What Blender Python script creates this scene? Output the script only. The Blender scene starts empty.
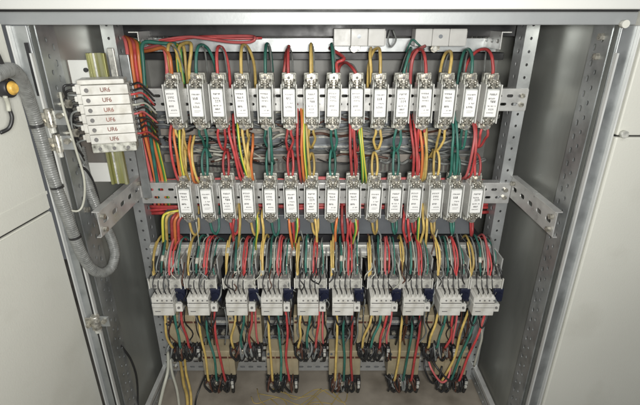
import bpy, bmesh, math, random
from mathutils import Vector, Matrix
R = math.radians
S = bpy.context.scene
COL = S.collection
random.seed(7)

# ------------------------------------------------------------------ frame of reference
ZC = 1.60                      # height of the camera above the room floor (= height of the cabinet opening's top)
CAMY = -0.71
TH = R(23.1)
F = 433.0
ct, st = math.cos(TH), math.sin(TH)
def at(px, py, Y):
    """measured point of the photograph (640 x 405) at depth Y behind the cabinet front -> metres"""
    v = (202.5 - py) / F
    d = (Y - CAMY) / (ct + v * st)
    return Vector(((px - 320) * d / F, Y, ZC + d * (-st + v * ct)))
def Z(z): return ZC + z

# ------------------------------------------------------------------ materials
def nd(nt, t, **kw):
    n = nt.nodes.new(t)
    for k, v in kw.items(): setattr(n, k, v)
    return n
def mat(name, col, rough=.5, metal=0.0, var=.12, scale=30, bump=0.0, bscale=200, rvar=.1, objvar=0.0, spec=.5,
        col2=None, c2scale=6, c2lo=.5, c2hi=.7, trans=0.0, stretch=(1, 1, 1), emis=None, coat=0.0):
    m = bpy.data.materials.new(name); m.use_nodes = True
    nt = m.node_tree; b = nt.nodes['Principled BSDF']
    tc = nd(nt, 'ShaderNodeTexCoord'); mp = nd(nt, 'ShaderNodeMapping'); mp.inputs['Scale'].default_value = stretch
    nt.links.new(tc.outputs['Object'], mp.inputs[0])
    n = nd(nt, 'ShaderNodeTexNoise'); n.inputs['Scale'].default_value = scale; n.inputs['Detail'].default_value = 5
    nt.links.new(mp.outputs[0], n.inputs['Vector'])
    r = nd(nt, 'ShaderNodeMapRange'); r.inputs[1].default_value = .3; r.inputs[2].default_value = .7
    r.inputs[3].default_value = 1 - var; r.inputs[4].default_value = 1 + var
    nt.links.new(n.outputs[0], r.inputs[0])
    c = nd(nt, 'ShaderNodeRGB'); c.outputs[0].default_value = (*col, 1); src = c.outputs[0]
    if col2:
        n2 = nd(nt, 'ShaderNodeTexNoise'); n2.inputs['Scale'].default_value = c2scale; n2.inputs['Detail'].default_value = 6
        nt.links.new(mp.outputs[0], n2.inputs['Vector'])
        rr = nd(nt, 'ShaderNodeMapRange'); rr.inputs[1].default_value = c2lo; rr.inputs[2].default_value = c2hi
        nt.links.new(n2.outputs[0], rr.inputs[0])
        mx = nd(nt, 'ShaderNodeMixRGB'); mx.inputs[2].default_value = (*col2, 1)
        nt.links.new(rr.outputs[0], mx.inputs[0]); nt.links.new(src, mx.inputs[1]); src = mx.outputs[0]
    vm = nd(nt, 'ShaderNodeVectorMath', operation='SCALE')
    nt.links.new(src, vm.inputs[0]); nt.links.new(r.outputs[0], vm.inputs['Scale']); src = vm.outputs[0]
    if objvar:
        oi = nd(nt, 'ShaderNodeObjectInfo'); ro = nd(nt, 'ShaderNodeMapRange')
        ro.inputs[3].default_value = 1 - objvar; ro.inputs[4].default_value = 1 + objvar
        nt.links.new(oi.outputs['Random'], ro.inputs[0])
        v2 = nd(nt, 'ShaderNodeVectorMath', operation='SCALE')
        nt.links.new(src, v2.inputs[0]); nt.links.new(ro.outputs[0], v2.inputs['Scale']); src = v2.outputs[0]
    nt.links.new(src, b.inputs['Base Color'])
    r2 = nd(nt, 'ShaderNodeMapRange'); r2.inputs[1].default_value = .3; r2.inputs[2].default_value = .7
    r2.inputs[3].default_value = max(.03, rough - rvar); r2.inputs[4].default_value = min(1, rough + rvar)
    nt.links.new(n.outputs[0], r2.inputs[0]); nt.links.new(r2.outputs[0], b.inputs['Roughness'])
    b.inputs['Metallic'].default_value = metal
    b.inputs['Specular IOR Level'].default_value = spec
    if trans: b.inputs['Transmission Weight'].default_value = trans
    if coat: b.inputs['Coat Weight'].default_value = coat
    if emis: b.inputs['Emission Color'].default_value = (*emis, 1); b.inputs['Emission Strength'].default_value = 1
    if bump:
        bn = nd(nt, 'ShaderNodeTexNoise'); bn.inputs['Scale'].default_value = bscale; bn.inputs['Detail'].default_value = 4
        bp = nd(nt, 'ShaderNodeBump'); bp.inputs['Strength'].default_value = bump; bp.inputs['Distance'].default_value = .001
        nt.links.new(mp.outputs[0], bn.inputs['Vector']); nt.links.new(bn.outputs[0], bp.inputs['Height'])
        nt.links.new(bp.outputs[0], b.inputs['Normal'])
    return m
M = dict(
 paint=mat('paint_light_grey', (.64, .64, .575), .42, var=.04, scale=3, bump=.25, bscale=350, rvar=.14, col2=(.52, .515, .45), c2scale=7, c2lo=.52, c2hi=.85),
 paint_white=mat('paint_header', (.66, .665, .63), .4, var=.03, scale=4, bump=.1, bscale=600),
 steel=mat('galvanised_steel', (.47, .49, .49), .42, .75, var=.16, scale=14, rvar=.12, bump=.1, bscale=90, col2=(.36, .38, .38), c2scale=40),
 side=mat('side_sheet', (.42, .435, .405), .36, .6, var=.2, scale=5, rvar=.06, bump=.12, bscale=25, col2=(.29, .30, .28), c2scale=9, stretch=(1, 1, .25)),
 post=mat('zinc_post', (.46, .475, .475), .38, .55, var=.14, scale=22, rvar=.12, bump=.1, bscale=150),
 rail=mat('zinc_rail', (.60, .60, .58), .36, .45, var=.12, scale=35, rvar=.12),
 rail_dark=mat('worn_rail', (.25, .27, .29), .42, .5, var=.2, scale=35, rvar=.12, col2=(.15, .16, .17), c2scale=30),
 rail_mid=mat('dull_rail', (.33, .34, .35), .42, .4, var=.2, scale=35, rvar=.12, col2=(.22, .225, .235), c2scale=30),
 bar=mat('dull_busbar', (.36, .33, .29), .45, .3, var=.15, scale=12, col2=(.26, .24, .22), c2scale=10),
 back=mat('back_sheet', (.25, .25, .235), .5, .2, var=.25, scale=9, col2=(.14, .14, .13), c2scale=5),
 floor=mat('base_sheet', (.31, .275, .225), .55, .1, var=.16, scale=14, col2=(.19, .165, .13), c2scale=9, bump=.15, bscale=60),
 trunk=mat('trunking_grey', (.115, .125, .135), .5, 0, var=.12, scale=20),
 black=mat('black_plastic', (.018, .018, .02), .42, 0, var=.2),
 rubber=mat('black_rubber', (.02, .02, .02), .6, 0, var=.2),
 navy=mat('navy_plastic', (.012, .015, .034), .38, 0, var=.25),
 header=mat('header_grey', (.36, .375, .375), .42, .3, var=.06, scale=8, rvar=.06, bump=.1, bscale=200),
 edge=mat('rolled_edge', (.62, .63, .61), .4, .2, var=.05, scale=20),
 straw=mat('straw_strand', (.36, .27, .09), .5, 0, var=.2),
 white=mat('white_plastic', (.66, .65, .60), .36, 0, var=.08, scale=60, objvar=.05, col2=(.52, .50, .44), c2scale=45),
 module=mat('module_plastic', (.66, .66, .63), .4, 0, var=.04, scale=60),
 ledge=mat('dusty_plastic', (.46, .455, .41), .45, 0, var=.25, scale=80, col2=(.27, .265, .235), c2scale=60),
 cream=mat('cream_plastic', (.50, .49, .42), .4, 0, var=.12, scale=50, objvar=.08, col2=(.36, .35, .29), c2scale=60),
 ceramic=mat('ceramic_body', (.54, .55, .52), .3, 0, var=.12, scale=50, rvar=.1, col2=(.34, .35, .33), c2scale=70),
 fbase=mat('moulded_base', (.50, .50, .44), .35, 0, var=.35, scale=90, col2=(.12, .12, .10), c2scale=110, rvar=.15),  # dark second colour paints in the shaded gaps between the contact clips
 guard=mat('guard_plastic', (.80, .80, .76), .25, 0, var=.06, trans=.12),
 clear=mat('clear_plastic', (.75, .77, .74), .12, 0, var=.05, trans=.85),
 paper=mat('paper_label', (.90, .90, .87), .45, 0, var=.04, scale=90),
 ink=mat('printing_ink', (.17, .165, .16), .6),
 inkred=mat('brown_ink', (.24, .11, .085), .6, var=.3),
 zinc=mat('bright_zinc', (.47, .45, .39), .34, .7, var=.45, scale=160, rvar=.12, bump=.35, bscale=300),
 silver=mat('bright_clip', (.60, .60, .55), .38, .3, var=.3, scale=160),
 tan=mat('tan_board', (.37, .315, .205), .5, 0, var=.2, scale=25, objvar=.06, col2=(.33, .26, .155), c2scale=18),
 brown=mat('brown_bakelite', (.10, .045, .03), .4, 0, var=.3),
 hose=mat('corrugated_hose', (.20, .205, .195), .35, 0, var=.25, scale=120, rvar=.15),
 olive=mat('passivated_zinc', (.28, .28, .11), .35, .55, var=.35, scale=9, rvar=.1, stretch=(8, 8, .6), col2=(.46, .46, .34), c2scale=8),
 lampy=mat('yellow_lens', (.62, .38, .08), .4, 0, var=.25, scale=150),
 wy=mat('yellow_wire', (.54, .39, .12), .42, 0, var=.22, scale=60, objvar=.28, col2=(.48, .34, .12), c2scale=25),
 wg=mat('green_wire', (.035, .15, .115), .42, 0, var=.22, scale=60, objvar=.35, col2=(.06, .15, .13), c2scale=25),
 wr=mat('red_wire', (.44, .055, .055), .42, 0, var=.22, scale=60, objvar=.30, col2=(.42, .10, .09), c2scale=25),
 wo=mat('orange_wire', (.62, .19, .06), .36, 0, var=.12, objvar=.12),
 wp=mat('pink_wire', (.56, .13, .13), .38, 0, var=.15, objvar=.2),
 wk=mat('black_wire', (.022, .022, .022), .4, 0, var=.2),
 wgr=mat('grey_wire', (.20, .21, .20), .42, 0, var=.3, scale=60),
 wgp=mat('pale_wire', (.45, .45, .38), .42, 0, var=.12),
)
def stripe_mat():            # green / yellow earth wire, stripe runs along the wire
    m = bpy.data.materials.new('green_yellow_wire'); m.use_nodes = True
    nt = m.node_tree; b = nt.nodes['Principled BSDF']
    uv = nd(nt, 'ShaderNodeTexCoord'); sx = nd(nt, 'ShaderNodeSeparateXYZ'); nt.links.new(uv.outputs['UV'], sx.inputs[0])
    gt = nd(nt, 'ShaderNodeMath', operation='PINGPONG'); gt.inputs[1].default_value = .25
    nt.links.new(sx.outputs[0], gt.inputs[0])
    g2 = nd(nt, 'ShaderNodeMath', operation='GREATER_THAN'); g2.inputs[1].default_value = .125
    nt.links.new(gt.outputs[0], g2.inputs[0])
    mx = nd(nt, 'ShaderNodeMixRGB'); mx.inputs[1].default_value = (.66, .58, .08, 1); mx.inputs[2].default_value = (.07, .24, .05, 1)
    nt.links.new(g2.outputs[0], mx.inputs[0]); nt.links.new(mx.outputs[0], b.inputs['Base Color'])
    b.inputs['Roughness'].default_value = .38
    return m
M['wgy'] = stripe_mat()

# ------------------------------------------------------------------ mesh builder
class MB:
    def __init__(s): s.v = []; s.f = []; s.m = []; s.sm = []; s.uv = []; s.mats = []
    def mi(s, m):
        if m not in s.mats: s.mats.append(m)
        return s.mats.index(m)
    def add(s, vs, fs, m, smooth=False, uvs=None):
        o = len(s.v); s.v += [Vector(v) for v in vs]; k = s.mi(m)
        for i, f in enumerate(fs):
            s.f.append([o + j for j in f]); s.m.append(k); s.sm.append(smooth)
            s.uv.append(uvs[i] if uvs else None)
    def box(s, x0, x1, y0, y1, z0, z1, m, bev=0.0, seg=2):
        if x0 > x1: x0, x1 = x1, x0
        if y0 > y1: y0, y1 = y1, y0
        if z0 > z1: z0, z1 = z1, z0
        bm = bmesh.new()
        bmesh.ops.create_cube(bm, size=1)
        for v in bm.verts:
            v.co = Vector((x0 + (v.co.x + .5) * (x1 - x0), y0 + (v.co.y + .5) * (y1 - y0), z0 + (v.co.z + .5) * (z1 - z0)))
        if bev: bmesh.ops.bevel(bm, geom=bm.edges[:], offset=bev, segments=seg, affect='EDGES', profile=.5)
        bm.verts.index_update()
        s.add([v.co.copy() for v in bm.verts], [[v.index for v in f.verts] for f in bm.faces], m, False)
        bm.free(); return s
    def cyl(s, c, axis, r, h, m, n=16, r2=None, bev=0):
        """cylinder centred at c along axis"""
        a = Vector(axis).normalized(); u = a.orthogonal().normalized(); w = a.cross(u); c = Vector(c)
        r2 = r if r2 is None else r2
        prof = [(-h / 2, r), (h / 2, r2)] if not bev else [(-h / 2, r), (h / 2 - bev, r2), (h / 2, r2 - bev)]
        vs = []
        for t, rr in prof:
            for i in range(n):
                an = 2 * math.pi * i / n; vs.append(c + a * t + (u * math.cos(an) + w * math.sin(an)) * rr)
        L = len(prof)
        fs = [[k * n + i, k * n + (i + 1) % n, (k + 1) * n + (i + 1) % n, (k + 1) * n + i] for k in range(L - 1) for i in range(n)]
        s.add(vs, fs, m, n > 8)
        s.add(vs[:n], [list(range(n))[::-1]], m); s.add(vs[-n:], [list(range(n))], m)
        return s
    def tube(s, pts, r, m, n=8, sub=6, ribs=0, ribamp=0, smooth=True):
        P = crom(pts, sub) if sub > 1 else [Vector(p) for p in pts]
        if ribs:
            P = resample(P, ribs)
        T = []
        for i in range(len(P)):
            t = P[min(i + 1, len(P) - 1)] - P[max(i - 1, 0)]
            T.append(t.normalized() if t.length > 1e-9 else Vector((0, 0, 1)))
        u = T[0].orthogonal().normalized(); vs = []
        acc = 0; us = []
        for i, p in enumerate(P):
            u = (u - T[i] * u.dot(T[i]))
            u = u.normalized() if u.length > 1e-6 else T[i].orthogonal().normalized()
            w = T[i].cross(u)
            rr = r(i / (len(P) - 1)) if callable(r) else r
            if ribamp: rr *= (1 + ribamp * (1 if i % 4 in (0, 1) else -1))
            if i: acc += (P[i] - P[i - 1]).length
            us.append(acc)
            for k in range(n):
                an = 2 * math.pi * k / n; vs.append(p + (u * math.cos(an) + w * math.sin(an)) * rr)
        fs = []; uvs = []
        for i in range(len(P) - 1):
            for k in range(n):
                fs.append([i * n + k, i * n + (k + 1) % n, (i + 1) * n + (k + 1) % n, (i + 1) * n + k])
                uvs.append([(k / n, us[i]), ((k + 1) / n, us[i]), ((k + 1) / n, us[i + 1]), (k / n, us[i + 1])])
        fs += [list(range(n))[::-1], [(len(P) - 1) * n + k for k in range(n)]]
        uvs += [[(0, 0)] * n, [(0, 0)] * n]
        s.add(vs, fs, m, smooth, uvs); return s
    def perf(s, o, ud, vd, nd_, L, rows, m, t=.002):
        """perforated sheet with real openings. o corner; u along L; rows = [(v0,v1,pitch,len,height,offset)] ; hole (0) = solid band"""
        o = Vector(o); ud = Vector(ud).normalized(); vd = Vector(vd).normalized(); nn = Vector(nd_).normalized()
        def P(u, v, k): return o + ud * u + vd * v + nn * (t * k)
        def quad(a, b, c, d, k): s.add([P(*a, k), P(*b, k), P(*c, k), P(*d, k)], [[0, 1, 2, 3]], m)
        vmax = max(r[1] for r in rows); vmin = min(r[0] for r in rows)
        for (v0, v1, pitch, hl, hh, off) in rows:
            if not pitch:
                for k in (0, 1): quad((0, v0), (L, v0), (L, v1), (0, v1), k)
                continue
            cells = []; u = off
            edge = [0]
            while u + pitch <= L + 1e-6:
                cells.append((u, u + pitch)); u += pitch
            if off > 1e-6:
                for k in (0, 1): quad((0, v0), (off, v0), (off, v1), (0, v1), k)
            if L - u > 1e-6:
                for k in (0, 1): quad((u, v0), (L, v0), (L, v1), (u, v1), k)
            for (a, b) in cells:
                cu = (a + b) / 2; cv = (v0 + v1) / 2; rr = hh / 2; e = max(0, hl / 2 - rr)
                hole = []; outer = []
                for i in range(16):
                    an = 2 * math.pi * (i + .5) / 16
                    c_, s_ = math.cos(an), math.sin(an)
                    hole.append((cu + rr * c_ + (e if c_ > 0 else -e), cv + rr * s_))
                    k = max(abs(c_), abs(s_)); outer.append((cu + c_ / k * (b - a) / 2, cv + s_ / k * (v1 - v0) / 2))
                # corners of the cell: replace nearest
                corners = [(b, v1), (a, v1), (a, v0), (b, v0)]
                for q, i0 in enumerate((1, 5, 9, 13)):
                    outer[i0] = corners[q]; 
                for k in (0, 1):
                    vs = [P(*h, k) for h in hole] + [P(*h, k) for h in outer]
                    s.add(vs, [[i, (i + 1) % 16, 16 + (i + 1) % 16, 16 + i] for i in range(16)], m)
                vs = [P(*h, 0) for h in hole] + [P(*h, 1) for h in hole]
                s.add(vs, [[i, (i + 1) % 16, 16 + (i + 1) % 16, 16 + i] for i in range(16)], m)
        for (a, b) in (((0, vmin), (L, vmin)), ((0, vmax), (L, vmax)), ((0, vmin), (0, vmax)), ((L, vmin), (L, vmax))):
            s.add([P(*a, 0), P(*b, 0), P(*b, 1), P(*a, 1)], [[0, 1, 2, 3]], m)
        return s
    def build(s, name, parent=None):
        me = bpy.data.meshes.new(name); me.from_pydata([tuple(v) for v in s.v], [], s.f)
        for m in s.mats: me.materials.append(M[m])
        me.polygons.foreach_set('material_index', s.m); me.polygons.foreach_set('use_smooth', s.sm)
        if any(u for u in s.uv):
            ul = me.uv_layers.new(name='UV')
            for p, u in zip(me.polygons, s.uv):
                if u:
                    for li, c in zip(p.loop_indices, u): ul.data[li].uv = c
        me.update()
        o = bpy.data.objects.new(name, me); COL.objects.link(o)
        if parent: o.parent = parent
        return o
def crom(pts, sub):
    P = [Vector(p) for p in pts]
    if len(P) < 3: 
        return [P[0].lerp(P[-1], i / sub) for i in range(sub + 1)]
    Q = [P[0] * 2 - P[1]] + P + [P[-1] * 2 - P[-2]]; out = []
    for i in range(1, len(Q) - 2):
        a, b, c, d = Q[i - 1:i + 3]
        for k in range(sub):
            t = k / sub
            out.append(.5 * ((2 * b) + (c - a) * t + (2 * a - 5 * b + 4 * c - d) * t * t + (3 * b - a - 3 * c + d) * t ** 3))
    out.append(P[-1]); return out
def resample(P, step):
    out = [P[0]]; need = step
    for a, b in zip(P, P[1:]):
        L = (b - a).length; pos = 0
        while L - pos >= need:
            pos += need; out.append(a.lerp(b, pos / L)); need = step
        need -= (L - pos)
    return out
def tag(o, label=None, cat=None, group=None, kind=None):
    for k, v in (('label', label), ('category', cat), ('group', group), ('kind', kind)):
        if v: o[k] = v
    return o
def thing(name, loc, label, cat, group=None, rz=0):
    o = bpy.data.objects.new(name, None); o.empty_display_size = .02; COL.objects.link(o)
    o.location = loc; o.rotation_euler = (0, 0, rz); return tag(o, label, cat, group)
def dup(root, loc, label, group=None):
    r = root.copy(); COL.objects.link(r); r.location = loc; r['label'] = label
    if group: r['group'] = group
    for ch in list(root.children):
        c = ch.copy(); COL.objects.link(c); c.parent = r
        for g in ch.children:
            d = g.copy(); COL.objects.link(d); d.parent = c
    return r
ORD = ['first', 'second', 'third', 'fourth', 'fifth', 'sixth', 'seventh', 'eighth', 'ninth', 'tenth', 'eleventh', 'twelfth', 'thirteenth', 'fourteenth', 'fifteenth']
CN = dict(straw='straw', wy='yellow', wg='green', wr='red', wo='orange', wp='pink', wk='black', wgr='grey', wgp='pale grey', wgy='green and yellow')
THIN = MB()                    # the thinnest leads (far past 300 of a kind in all) are gathered in one object
def wire(pts, m, label, group=None, r=.0034, n=8, sub=6, cat='wire', name=None, sleeve=None):
    if r < .0020 and group:
        THIN.tube(pts, r, m, n, sub); return None
    r *= .92
    o = MB().tube(pts, r, m, n, sub).build(name or 'wire')
    tag(o, label, cat, group)
    if sleeve is not None:      # dark crimp sleeve on an end of the wire (0 = first, 1 = last)
        P = crom(pts, sub)
        for e in sleeve:
            q = P[:3] if e == 0 else P[-3:]
            MB().tube([q[0], q[1], q[2]], r * 1.18, 'wk', n, 2).build('end_sleeve', o)
    return o
def jit(a): return random.uniform(-a, a)

# ------------------------------------------------------------------ THE CABINET
XL, XR = -.445, .458           # inner faces of the opening
ZT = -.010                     # top of the opening, relative to the camera
ZF = -.925                     # base sheet
cab = thing('electrical_cabinet', (0, 0, 0), 'open grey steel switchgear cabinet holding all the fuses, contactors and wiring', 'cabinet')
def part(name, mb, parent=cab, label=None):
    o = mb.build(name, parent)
    if label: o['label'] = label
    return o
YB = .46
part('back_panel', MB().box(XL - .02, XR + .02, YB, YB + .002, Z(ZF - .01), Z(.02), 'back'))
w = MB().box(XR + .0, XR + .002, .004, YB, Z(ZF - .35), Z(.02), 'side'); part('side_wall', w)
w = MB().box(XL - .002, XL, .004, YB, Z(ZF - .35), Z(.02), 'side'); part('side_wall', w)
part('ceiling_panel', MB().box(XL, XR, .03, YB, Z(.020), Z(.022), 'trunk'))
part('base_panel', MB().box(XL + .003, XR - .003, .0, YB, Z(ZF - .002), Z(ZF), 'floor'))
# header: lower band and projecting fascia
h = MB(); h.box(-.70, .478, -.002, .028, Z(-.010), Z(.0085), 'header', .0015); h.box(-.70, .478, .0, .02, Z(.0085), Z(.0115), 'rubber')
part('header_beam', h, label='grey steel beam across the top of the opening')
h = MB(); h.box(-.75, .95, -.012, .03, Z(.0115), Z(.16), 'paint_white', .002); part('fascia', h, label='off white strip over the header beam')
# front stiles
def stile(side):
    s = 1 if side > 0 else -1; X = XR if side > 0 else XL
    m = MB()
    m.box(X, X + s * .024, -.002, .006, Z(-1.35), Z(-.0105), 'steel', .001)          # flat front
    m.box(X - s * .0015, X + s * .0015, -.009, -.002, Z(-1.35), Z(-.050), 'edge')      # rolled bright lip
    m.box(X + s * .0235, X + s * .0265, -.010, .006, Z(-1.35), Z(-.0105), 'edge', .001)
    return part('stile', m)
stile(1)
sl = stile(-1)
m = MB(); m.box(XL - .0075, XL - .0025, -.006, -.002, Z(-.115), Z(-.035), 'black'); m.box(XL - .0075, XL - .0025, -.006, -.002, Z(-1.3), Z(-.20), 'rubber', .001)
part('door_seal', m, sl)
# perforated inner flanges behind the stiles (real holes)
for s, X in ((1, XR), (-1, XL)):
    m = MB(); o_ = (X - s * .004, .010, Z(-1.30))
    m.perf(o_, (0, 0, 1), (0, 1, 0), (-s, 0, 0), 1.29, [(0, .012, 0, 0, 0, 0), (.012, .027, .025, .008, .006, .005), (.027, .045, .025, .011, .007, .018), (.045, .05, 0, 0, 0, 0)], 'steel', .002)
    fl = part('perforated_flange', m)
    for (z, y) in ((-.028, .03), (-.058, .03)) if s > 0 else ((-.12, .03), (-.19, .03), (-.33, .03)):
        MB().cyl((X - s * .009, y, Z(z)), (1, 0, 0), .0055, .008, 'zinc', 6).build('bolt', fl)
# mounting posts at the back of the brackets: angle with holes in both flanges
YP = .205
for s in (1, -1):
    X = s * .431
    m = MB()
    m.perf((X - s * .026, YP, Z(-1.0)), (0, 0, 1), (s, 0, 0), (0, 1, 0), 1.0, [(0, .008, 0, 0, 0, 0), (.008, .018, .025, .006, .005, .0), (.018, .026, 0, 0, 0, 0)], 'post', .002)
    m.perf((X - s * .026, YP + .002, Z(-1.0)), (0, 0, 1), (0, 1, 0), (s, 0, 0), 1.0, [(0, .010, 0, 0, 0, 0), (.010, .026, .025, .010, .009, .0), (.026, .042, 0, 0, 0, 0)], 'post', .002)
    m.box(X - .001, X + .001, YP + .002, YP + .035, Z(-1.0), Z(0), 'post')
    part('mounting_post', m)
# brackets from the posts forward to the flanges
for s in (1, -1):
    X = s * .431 if s > 0 else -.405
    for (zt, y0, y1) in ((-.326, .006, .204),):
        m = MB()
        m.perf((X, y0, Z(zt - .049)), (0, 1, 0), (0, 0, 1), (s, 0, 0), y1 - y0, [(0, .016, 0, 0, 0, 0), (.016, .033, .038, .020, .010, .006), (.033, .049, 0, 0, 0, 0)], 'rail', .002)
        m.box(X - s * .004, X + s * .010, y0, y1, Z(zt), Z(zt + .002), 'rail')
        m.box(X + s * .002, X + s * .010, y0, y1, Z(zt - .051), Z(zt - .049), 'rail')
        b = part('bracket', m)
        for (yy, zz) in ((y0 + .010, zt - .012), (y0 + .010, zt - .038), (y1 - .015, zt - .012)):
            MB().cyl((X - s * .004, yy, Z(zz)), (1, 0, 0), .0055, .007, 'zinc', 6).build('bolt', b)
# back brackets at the top (perforated, running back from the posts)
for s in (1, -1):
    m = MB(); X = s * .37
    m.perf((X, .235, Z(-.060)), (0, 1, 0), (0, 0, 1), (s, 0, 0), .22, [(0, .009, 0, 0, 0, 0), (.009, .022, .032, .016, .009, .0), (.022, .032, 0, 0, 0, 0)], 'rail', .002)
    m.box(X, X + s * .02, .235, .455, Z(-.028), Z(-.026), 'rail')
    part('bracket', m)
# perforated mounting rails of the two fuse rows
def mount_rail(x0, x1, zc, hgt, mname='rail', lip=True, name='mounting_rail', y=YP):
    m = MB(); hh = hgt / 2
    m.perf((x0, y, Z(zc - hh)), (1, 0, 0), (0, 0, 1), (0, -1, 0), x1 - x0,
           [(0, .005, 0, 0, 0, 0), (.005, hh - .001, .0228, .013, .0062, .0), (hh - .001, hh + .001, 0, 0, 0, 0), (hh + .001, hgt - .005, .0228, .013, .0062, .0114), (hgt - .005, hgt, 0, 0, 0, 0)], mname, .002)
    if lip:
        m.box(x0, x1, y, y + .02, Z(zc + hh), Z(zc + hh + .002), mname); m.box(x0, x1, y, y + .02, Z(zc - hh - .002), Z(zc - hh), mname)
    r_ = part(name, m)
    for X in (x0 + .012, x1 - .012):
        for dz in (-.009, .009):
            MB().cyl((X, y - .004, Z(zc + dz)), (0, 1, 0), .0052, .006, 'zinc', 6).build('bolt', r_)
    return r_
YR = YP - .003
mount_rail(-.405, .43, -.157, .042, y=YR)
mount_rail(-.405, .43, -.366, .046, y=YR)
def zy(py, Y): return at(320, py, Y).z - ZC
mount_rail(-.405, .405, (zy(322, YR) + zy(343, YR)) / 2, zy(323, YR) - zy(343, YR), 'rail_mid', y=YR)
mount_rail(-.405, .405, (zy(357, YR) + zy(370, YR)) / 2, zy(357, YR) - zy(370, YR), 'post', y=YR)
# DIN rails of the contactor row (bright lips)
m = MB()
for z in (-.497, -.515):
    m.box(-.40, .40, YR - .020, YR - .016, Z(z), Z(z + .0045), 'silver'); 
m.box(-.40, .40, YR - .016, YR - .004, Z(-.52), Z(-.49), 'rail')
part('contactor_rail', m)
for z, yy in ((zy(320, YR), .012), (zy(346, YR), .012), (zy(355.5, YR), .014)):
    m = MB(); m.box(-.40, .39, YR - yy, YR - yy + .004, Z(z), Z(z + .006), 'silver'); part('bright_rail', m)
# rear cross beams and black bands
m = MB(); p, q = at(320, 38, .33).z, at(320, 52, .33).z
m.box(-.43, .40, .33, .35, q, p, 'steel', .001); part('rear_beam', m)
m = MB(); p, q = at(320, 53, .325).z, at(320, 60, .325).z
m.box(-.43, .42, .332, .36, q, p, 'black', .001); part('rear_black_band', m, label='black band under the pale rear beam')
m = MB(); m.box(-.43, .425, .300, .325, at(320, 36.5, .30).z, at(320, 12, .30).z, 'black', .001); part('rear_black_band', m, label='black panel standing in for the shaded recess behind the header at the top')  # black panel put in for the shade of the header recess
# grey trunking below the second fuse row
p, q = at(320, 215, .20).z, at(320, 234, .20).z
m = MB(); m.box(-.365, .36, .20, .25, q, p, 'trunk', .0015); 
part('trunking', m)
m = MB(); m.box(-.375, .385, .22, .26, at(0, 244, .22).z, at(0, 235, .22).z, 'black'); part('trunking_shadow', m)  # black strip stands in for the shadow gap beneath the trunking
# floor side bars
for s in (1, -1):
    m = MB(); X = s * .425
    m.box(X - .006, X + .006, -.0, .43, Z(-.888), Z(-.876), 'rail', .001)
    m.perf((X - s * .007, .0, Z(-.912)), (0, 1, 0), (0, 0, 1), (-s, 0, 0), .43, [(0, .004, 0, 0, 0, 0), (.004, .018, .03, .010, .007, 0), (.018, .023, 0, 0, 0, 0)], 'steel', .002)
    part('base_bar', m)
# bolt cap on the header's right corner
part('corner_cap', MB().cyl(at(624, 24, -.006), (0, 1, 0), .0058, .010, 'paint', 14, bev=.0015))

# door on the left, opened outwards just past a right angle (an upper and a lower leaf)
hx, hy = XL - .030, -.010
ddir = Vector((-.022, -.156, 0)).normalized(); dn = Vector((ddir.y, -ddir.x, 0)) * -1   # dn points to +x side
if dn.x < 0: dn = -dn
SE = -.312
def leaf(z0, z1, label):
    m = MB(); L = .46; t = .022
    o = Vector((hx, hy, 0))
    def P(u, n_, z): return o + ddir * u + dn * n_ + Vector((0, 0, Z(z)))
    def slab(u0, u1, n0, n1, za, zb, mm, bv=0):
        vs = [P(u, n_, z) for u in (u0, u1) for n_ in (n0, n1) for z in (za, zb)]
        bm = bmesh.new(); bv_ = [bm.verts.new(v) for v in vs]
        for f in ((0, 1, 3, 2), (4, 6, 7, 5), (0, 4, 5, 1), (2, 3, 7, 6), (0, 2, 6, 4), (1, 5, 7, 3)): bm.faces.new([bv_[i] for i in f])
        if bv: bmesh.ops.bevel(bm, geom=bm.edges[:], offset=bv, segments=2, affect='EDGES')
        bm.verts.index_update()
        m.add([v.co.copy() for v in bm.verts], [[v.index for v in f.verts] for f in bm.faces], mm); bm.free()
    slab(0, L, -t, 0, z0, z1, 'paint', .0025)
    return m, slab, P
m, slab, P1 = leaf(SE + .0018, -.006, None)
slab(.002, .458, -.014, -.006, SE - .006, SE + .003, 'rubber')  # dark strip added behind the gap, blocks the bright background so the seam stays black
slab(.0, .46, .0, .0008, SE + .030, SE + .036, 'paint', .0003)      # pressed fold along the lower edge
d1 = thing('cabinet_door', (0, 0, 0), 'upper grey door leaf swung wide open at the left of the cabinet', 'door')
m.build('door_leaf', d1)
m, slab, P2 = leaf(-1.38, SE - .0022, None)
d2 = thing('cabinet_door', (0, 0, 0), 'lower grey door leaf at bottom left, below the dark diagonal seam', 'door')
m.build('door_leaf', d2)
# hinges
def hinge(px, py, parent, rr=.007):
    c = at(px, py, -.012); m = MB()
    m.cyl(c, (0, 0, 1), rr, .030, 'zinc', 14, bev=.001); m.cyl(c + Vector((0, 0, -.019)), (0, 0, 1), rr * .7, .010, 'silver', 12)
    m.box(c.x - .002, c.x + .026, c.y + .001, c.y + .004, c.z - .012, c.z + .012, 'steel', .0005)
    m.box(c.x - .022, c.x - .0, c.y + .001, c.y + .004, c.z - .014, c.z + .008, 'zinc', .0008)
    m.cyl((c.x + .018, c.y - .003, c.z + .004), (0, 1, 0), .005, .008, 'zinc', 6)
    m.cyl((c.x - .014, c.y - .003, c.z - .006), (0, 1, 0), .005, .008, 'zinc', 6)
    m.build('hinge', parent)
hinge(50, 118, d1); hinge(58, 143, d1, .006); hinge(96, 322, d2, .009)
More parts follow.
